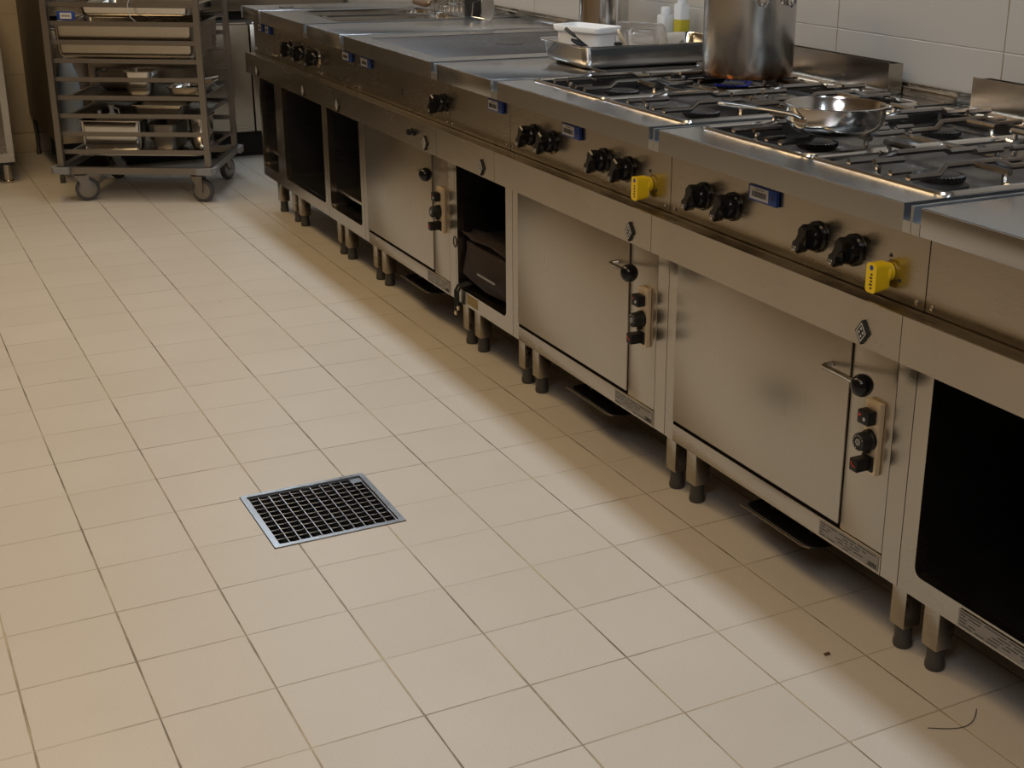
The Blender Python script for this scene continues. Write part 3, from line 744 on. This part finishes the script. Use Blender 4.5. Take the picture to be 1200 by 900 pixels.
def small_pot():
    c = Vector((.672, 3.492, ZT+.001)); r = .033
    t = thing('sauce_pot', 'small dark round pot between the wire basket and the oval plate', 'pot', c)
    g = G(); g.lathe([(0, 0), (r-.004, 0), (r, .005), (r, .062), (r+.003, .064), (r-.003, .064), (r-.003, .006), (0, .005)], c, n=32); g.build('pot_body', 'soot', t)
    g = G(); g.tube([c+Vector((-r, 0, .045)), c+Vector((-r-.02, -.02, .05)), c+Vector((-r-.03, -.05, .046)), c+Vector((-r-.03, -.06, .004))], .0022, 6); g.build('wire_hook', 'pol', t)
small_pot()
def oval():
    c = Vector((.625, 3.245, ZT+.001)); t = thing('oval_plate', 'upright oval stainless plate standing on the narrow worktop by the wall', 'plate', c)
    g = G(); n = 32
    for (x0, x1) in ((0, .004),):
        g.loft([[(c.x+x, c.y-.5*x*0+.024*math.cos(2*math.pi*k/n)*(1 if abs(math.sin(2*math.pi*k/n)) < 2 else 1), c.z+.05+.05*math.sin(2*math.pi*k/n)) for k in range(n)] for x in (x0, x1)], True, True, True)
    g.bm.transform(Matrix.Translation(c) @ Matrix.Rotation(R(66), 4, 'Z') @ Matrix.Translation(-c))
    g.build('plate_face', 'steel', t)
    g = G(); g.tube([(c.x-.004, c.y+.02, c.z+.004), (c.x-.04, c.y+.06, c.z+.012), (c.x-.03, c.y+.07, c.z+.06), (c.x-.01, c.y+.04, c.z+.075)], .002, 6); g.build('wire_hook', 'pol', t)
oval()
# wall-mounted column beside the tall pot
g = G(); g.box(.745, WX-.012, 2.60, 2.715, .905, 2.04, .002); tag(g.build('pipe_cover', 'dull'), 'upright brown-grey steel pipe cover on the wall behind the white tub', 'pipe cover')

# flame under the pot
g = G()
fc = Vector((.5475, 1.521, ZT-.013))
for k in range(30):
    a = 2*math.pi*k/30; c, s_ = math.cos(a), math.sin(a)
    g.tube([fc+Vector((.045*c, .045*s_, 0)), fc+Vector((.050*c, .050*s_, .003)), fc+Vector((.053*c, .053*s_, .008))], [.0025, .0022, .0004], 5)
g.build('flame_ring', 'flame', H2)

# maroon bag in the cubby
def bag():
    t = thing('tool_bag', 'dark maroon fabric bag stuffed into the narrow open cabinet', 'bag', (.20, 1.99, .206))
    g = G(); n = 20; loops = []
    for y, k in ((2.148, .80), (2.135, .95), (2.08, 1), (1.98, 1.02), (1.88, 1), (1.825, .95), (1.816, .80)):
        lp = []
        for q in range(n):
            a = 2*math.pi*q/n; cx, sz = math.cos(a), math.sin(a)
            ex = math.copysign(abs(cx)**.6, cx); ez = math.copysign(abs(sz)**.6, sz)
            lp.append((.19+.165*k*ex+.01*math.sin(q*2.3+y*20), y, .206+.001+.083+.082*k*ez+.0))
        loops.append(lp)
    g.loft(loops, True, True, True); g.build('bag_body', 'bag', t)
    g = G(); g.loft([[(.03+x*.06, y, .374+.006*math.sin(x*9+y*30)) for x in [k/6 for k in range(7)]] for y in (2.145, 2.06, 1.95, 1.83)], False); g.build('bag_flap', 'bag', t, mod=.004)
    g = G(); g.box(.006, .009, 1.86, 1.98, .285, .290); g.build('zip', 'grey', t)
    g = G(); cc = Vector((.012, 2.150, .345)); g.tube([cc+Vector((0, .012*math.cos(R(a)), .016*math.sin(R(a)))) for a in range(0, 361, 30)], .002, 6, False); g.build('ring', 'mblack', t)
    for y, z in ((2.147, .112), (2.128, .132)):
        g = G(); g.tube([(.05, y-.022, .222), (.012, y-.012, .214), (.008, y, .195), (.009, y+.001, z+.02)], .0045, 6); s = g.build('strap', 'mblack', t)
        g = G(); g.lathe([(.007, 0), (.007, .004)], (.006, y+.001, z+.012), (1, 0, 0), 12); g.build('strap_end', 'beige', s)
bag()
# yellowed tape remains on the frame below the bag
cab3 = [o for o in scene.objects if o.name.startswith('open_base_cabinet') and 'maroon' in o['label']][0]
g = G(); g.box(XF-.0006, XF-.0001, 2.01, 2.085, .168, .198); g.build('old_sticker', 'ochre', cab3)

# ---------------------------------------------------------------- tray trolley
RZ = math.atan2(-.314, .627); FLp = Vector((-.774, 4.784, 0)); U = Vector((math.cos(RZ), math.sin(RZ), 0)); V = Vector((-U.y, U.x, 0))
RW, RD = .70, .60
RK = Matrix.Translation(FLp) @ Matrix.Rotation(RZ, 4, 'Z')
SL = [.220+.0785*k for k in range(18)]
def rack():
    c = RK @ Vector((RW/2, RD/2, 0))
    t = thing('tray_trolley', 'tall steel tray trolley on four castors loaded with steel pans', 'trolley', c, RZ)
    def B(g, *a, **k):
        g2 = G(); g2.box(*a, **k); g2.bm.transform(RK)
        me = bpy.data.meshes.new('tmp'); g2.bm.to_mesh(me); g2.bm.free(); g.bm.from_mesh(me); bpy.data.meshes.remove(me)
    for a in (.022, RW-.042):
        for b in (.022, RD-.042):
            g = G(); B(g, a, a+.025, b, b+.025, .158, 1.66); g.build('post', 'dull', t)
    g = G()
    for b0, b1 in ((.012, .040), (RD-.040, RD-.012)): B(g, .012, RW-.012, b0, b1, .128, .157)
    for a0, a1 in ((.012, .040), (RW-.040, RW-.012)): B(g, a0, a1, .041, RD-.041, .128, .157)
    g.build('base_frame', 'dull', t)
    g = G()
    for b in (.022, RD-.047): B(g, .02, RW-.02, b, b+.025, 1.661, 1.685)
    for a in (.022, RW-.047): B(g, a, a+.025, .048, RD-.048, 1.661, 1.685)
    g.build('top_frame', 'dull', t)
    for z in SL:
        for b0, b1, bl in ((.0475, .064, .0475), (RD-.064, RD-.0475, RD-.0495)):
            g = G(); B(g, .03, RW-.03, b0, b1, z-.010, z-.008); B(g, .03, RW-.03, bl, bl+.002, z-.010, z+.010); g.build('slide', 'dull', t)
    for a in (.02, RW-.02):
        for b in (.02, RD-.02):
            q = RK @ Vector((a, b, 0)); g = G()
            sa = 1 if a < .3 else -1; sb = 1 if b < .3 else -1
            p = [(a-sa*.028, b+sb*.055), (a-sa*.028, b-sb*.008), (a-sa*.008, b-sb*.028), (a+sa*.055, b-sb*.028), (a+sa*.055, b-sb*.009), (a-sa*.009, b-sb*.009), (a-sa*.009, b+sb*.055)]
            if sa*sb < 0: p = p[::-1]
            g.prism(p, (.130, .158), 2); g.bm.transform(RK); g.build('bumper', 'grey', t)
    for a, b, st in ((.105, .055, 25), (RW-.085, .055, -15), (.105, RD-.07, 60), (RW-.075, RD-.07, 70)):
        q = RK @ Vector((a, b, 0)); an = RZ+R(st); d = Vector((math.cos(an), math.sin(an), 0)); s = Vector((-d.y, d.x, 0)); r = .052
        hub = q + d*.022 + Vector((0, 0, r+.001))
        g = G(); g.lathe([(.012, -.013), (r-.010, -.013), (r-.003, -.010), (r, -.004), (r, .004), (r-.003, .010), (r-.010, .013), (.012, .013)], hub, s, 36); w_ = g.build('castor', 'rubber', t)
        g = G(); g.lathe([(.006, -.015), (r-.016, -.0145), (r-.014, -.0135), (r-.014, .0135), (r-.016, .0145), (.006, .015)], hub, s, 30); g.build('castor_hub', 'dull', w_)
        g = G()
        for sd in (-1, 1):
            o_ = s*(.0185*sd)
            pts = [hub+o_-Vector((0, 0, .010))+d*.008, hub+o_-Vector((0, 0, .010))-d*.010, q+o_-d*.028+Vector((0, 0, .118)), q+o_+d*.028+Vector((0, 0, .118))]
            e = s*(.0012); g.loft([[p-e for p in pts], [p+e for p in pts]], True, True, True)
        g.lathe([(.030, .114), (.030, .1185), (.018, .1205), (.018, .127)], q, n=24)
        g.tube([hub-s*.022, hub+s*.022], .005, 8)
        g.build('castor_fork', 'dull', w_)
rack()
def rp(a, b, z): return RK @ Vector((a, b, z))
def pan(a, b, z, W, D, H, name, label, cat, group=None, m='pol', rz=0):
    p = rp(a, b, z); t = thing(name, label, cat, p, RZ+rz, group)
    gn_pan('pan_body', t, p, W, D, H, m, RZ+rz, *( (.019,) if D > .49 else (.010,))); return t
zz = lambda k: SL[k]-.0075
RI = RD/2
# k: slide level. pans that span hang on the slides by the flange
def hung(k, a, W, H, label, D=.494, m='pol'):
    return pan(a, RI, zz(k)-H+.0065, W, D, H, 'gastronorm_pan', label, 'pan', None, m)
hung(0, .36, .60, .024, 'flat steel pan on the lowest slides of the trolley')
hung(7, .345, .63, .150, 'largest deep steel pan high in the trolley', m='steel')
hung(8, .40, .50, .055, 'steel pan with white cable, above the largest deep pan')
for k, lb in ((2, 'lower thin flat tray with a dish and a pale valve on it in the trolley'), (3, 'upper thin flat tray of the trolley under the tall small pan')):
    pan(.36, RI, zz(k)+.0020-.0075, .60, .494, .012, 'flat_tray', lb, 'tray', None, 'dull')
zb = zz(0)-.0150
pan(.235, .20, zb, .285, .20, .150, 'steel_box', 'deep steel box at the lower left of the trolley', 'pan')
pan(.455, .26, zb, .13, .26, .130, 'steel_box', 'dark steel box right of the deep box low in the trolley', 'pan', None, 'dull')
pan(.590, .30, zb, .09, .22, .150, 'steel_box', 'narrow shiny steel box at the lower right end of the trolley', 'pan')
zb = zz(2)-.0025
pan(.455, .16, zb, .25, .14, .052, 'steel_box', 'low steel dish on the lower flat tray of the trolley', 'pan')
zb = zz(3)-.0025
pan(.565, .30, zb, .17, .32, .045, 'steel_box', 'steel dish holding a wire skimmer at the right of the trolley', 'pan')
pan(.37, .20, zb, .14, .17, .115, 'steel_box', 'tall small steel pan with wide rim near the trolley centre', 'pan')
pan(.20, .42, zb, .18, .14, .08, 'steel_box', 'dark steel box standing at the rear left of the trolley', 'pan', None, 'dull')
# whisk-like jumble in the dish
def jumble():
    c = rp(.565, .30, zz(3)+.040); t = thing('wire_skimmer', 'shiny wire skimmer lying in the dish in the trolley', 'skimmer', c, RZ)
    g = G(); rnd = random.Random(3)
    for k in range(7):
        a = R(k*26); d = Vector((math.cos(a), math.sin(a), 0)); s = Vector((0, 0, 1))
        g.tube([c-d*.06+s*.0, c-d*.03+s*(.012+.002*k), c+d*.03+s*(.010+.002*k), c+d*.06], .002, 5)
    g.build('wires', 'pol', t)
    g = G(); g.tube([c+Vector((0, 0, .006)), c+U*.09+V*.10+Vector((0, 0, .02))], .004, 6); g.build('skimmer_handle', 'pol', t)
jumble()
# light blue bag hanging at the rear left, small fittings, tag and cable
def bagblue():
    g = G(); loops = []
    for z, k in ((0, .45), (.012, .8), (.05, 1), (.12, 1), (.20, .95), (.27, .85), (.33, .5), (.36, .12)):
        loops.append([(-.588+(.055*k+.004*math.sin(5*q+z*40))*math.cos(2*math.pi*q/18), 5.362+(.040*k)*math.sin(2*math.pi*q/18), .20+z) for q in range(18)])
    g.loft(loops, True, True, True)
    g.tube([(-.59, 5.362, .555), (-.605, 5.38, .62), (-.59, 5.405, .698), (-.58, 5.38, .62), (-.585, 5.362, .555)], .003, 6)
    tag(g.build('plastic_bag', 'cloth'), 'pale blue plastic bag hanging on the back counter, seen through the left of the trolley', 'bag')
bagblue()
def valve():
    c = rp(.27, .10, zz(3)-.079+.0085); 
    c = rp(.22, .13, zz(2)-.0045)
    t = thing('drain_valve', 'small pale valve fitting lying on a slide in the trolley', 'fitting', c, RZ)
    g = G(); g.lathe([(.022, 0), (.022, .005), (.008, .008), (.008, .024), (.004, .026)], c+U*(-.03), n=20); g.build('cap', 'label', t)
    g = G(); g.lathe([(.018, 0), (.018, .012), (.010, .016), (.010, .034), (.013, .036), (.013, .050)], c+U*.025, n=20); g.build('valve_body', 'label', t)
    g = G(); g.tube([c+U*.025+Vector((0, 0, .042)), c+U*.055+Vector((0, 0, .030)), c+U*.055+Vector((0, 0, .006))], .004, 6); g.build('lever', 'label', t)
valve()
p0 = rp(.115, .06, .80)
g = G(); g.box(-.038, .038, -.003, .003, -.018, .018, .001); g.bm.transform(Matrix.Translation(p0) @ Matrix.Rotation(RZ, 4, 'Z'))
tl = thing('barcode_tag', 'blue barcode tag with white label at the top left of the trolley', 'tag', p0, RZ); g.build('tag_body', 'blue', tl)
g = G(); g.box(-.024, .024, -.0036, -.003, -.012, .013); g.bm.transform(Matrix.Translation(p0) @ Matrix.Rotation(RZ, 4, 'Z')); g.build('paper', 'label', tl)
g = G()
for k in range(14): g.box(-.018+k*.0026, -.0168+k*.0026, -.004, -.0036, -.004, .005)
g.bm.transform(Matrix.Translation(p0) @ Matrix.Rotation(RZ, 4, 'Z')); g.build('barcode', 'ink', tl)
g = G(); g.tube([rp(.40, .045, .90), rp(.385, .035, .85), rp(.392, .035, .80), rp(.41, .06, .775), rp(.47, .12, .772)], .0022, 6)
tag(g.build('white_cable', 'white'), 'thin white cable dangling at the top of the trolley', 'cable')

# ---------------------------------------------------------------- counter at the back wall
def back_counter():
    x0, x1, y0 = -.66, .78, 5.42
    t = thing('back_counter', 'stainless refrigerated counter along the back wall behind the trolley', 'counter', (0, 5.7, 0))
    g = G(); g.box(x0, x1, y0+.05, WY-.02, .150, .70); g.build('carcass', 'dull', t)
    g = G(); g.box(x0, x1+.01, y0-.03, WY-.02, .748, .86, .003); g.build('worktop', 'steel', t)
    g = G(); g.box(x0+.02, x1-.02, y0+.04, WY-.03, .7005, .7475); g.build('recess', 'mblack', t)
    w_ = (x1-x0)/3
    for k in range(3):
        a, b = x0+w_*k+.004, x0+w_*(k+1)-.004
        d = box(a, b, y0, y0+.048, .146, .680, .003).build('door', 'steel', t)
        box(a+.01, b-.01, y0-.004, y0+.02, .681, .690, .002).build('door_grip', 'pol', d)
    for x in (x0+.06, x1-.06):
        for y in (y0+.30, WY-.10):
            g = G(); g.lathe([(.02, .0005), (.02, .03), (.018, .034), (.018, .149)], (x, y, 0), n=18); g.build('leg', 'foot', t)
    g = G(); g.box(x0+.03, x1-.03, y0+.12, y0+.14, .0005, .149); g.build('plinth', 'mblack', t)
    t = thing('cupboard', 'narrow dark cupboard side left of the trolley by the back counter', 'cupboard', (x0-.03, 5.6, 0))
    g = G(); g.prism([(y, z) for y, z in ((5.16, .2), (WY-.02, .2), (WY-.02, 1.6), (5.16, 1.6))], (x0-.035, x0-.003), 0); g.build('board', 'darkboard', t)
    for y in (5.22, WY-.08):
        g = G(); g.lathe([(.012, .0005), (.012, .03), (.009, .034), (.009, .199)], (x0-.019, y, 0), n=14); g.build('leg', 'foot', t)
back_counter()
# piece of a cabinet at the left edge
def left_cab():
    x1, y0 = -.868, 5.30; x0 = -1.5
    t = thing('side_cabinet', 'stainless legged cabinet cut off by the left edge of the frame', 'cabinet', ((x0+x1)/2, 5.6, 0))
    g = G(); g.plate(rrect(x1-x0, .78, .001, 1, ((x0+x1)/2, .10+.39)), rrect(x1-x0-.06, .70, .01, 4, ((x0+x1)/2, .49)), (y0, y0+.02), 1)
    g.box(x0, x0+.003, y0+.02, WY-.03, .10, .88); g.box(x1-.003, x1, y0+.02, WY-.03, .10, .88); g.box(x0+.003, x1-.003, y0+.02, WY-.03, .10, .103); g.box(x0+.003, x1-.003, WY-.033, WY-.03, .103, .88)
    g.build('carcass', 'steel', t)
    box(x0-.01, x1+.01, y0-.02, WY-.02, .882, .92, .002).build('worktop', 'top', t)
    box(x0+.005, x1-.005, y0+.005, WY-.05, .088, .0995).build('base_rail', 'mblack', t)
    for x in (x0+.05, x1-.035):
        for y in (y0+.035, WY-.08):
            g = G(); g.lathe([(.022, .0005), (.024, .004), (.024, .010), (.020, .014), (.020, .087)], (x, y, 0), n=20); g.build('leg', 'steel', t)
left_cab()

# small debris on the floor
g = G(); g.tube([(.055+.115*(k/12-.5)*-1-.055, -.02-.03*math.sin(k/12*3.1+.3)-.02*(k/12), .0013) for k in range(13)], .0007, 5)
tag(g.build('loose_thread', 'ink'), 'thin dark thread lying on the floor by the right cabinet leg', 'thread')
g = G(); g.box(-.070, -.058, .232, .238, .0005, .004, .001)
tag(g.build('food_crumb', M['wood']), 'tiny ochre crumb on a floor joint near the front oven', 'crumb')

# repeats share a group
GROUPS = {'oven': 'ovens with ball handles', 'open_base_cabinet': 'open base cabinets of the cooking line', 'gas_hob': 'four-burner gas hobs', 'worktop_unit': 'plain worktop units of the cooking line',
          'gastronorm_pan': 'large pans hanging in the trolley', 'steel_box': 'small steel pans standing in the trolley', 'flat_tray': 'flat trays in the trolley', 'squeeze_bottle': 'bottles behind the tray'}
for o in scene.objects:
    k = o.name.split('.')[0]
    if k in GROUPS and 'label' in o: o['group'] = GROUPS[k]
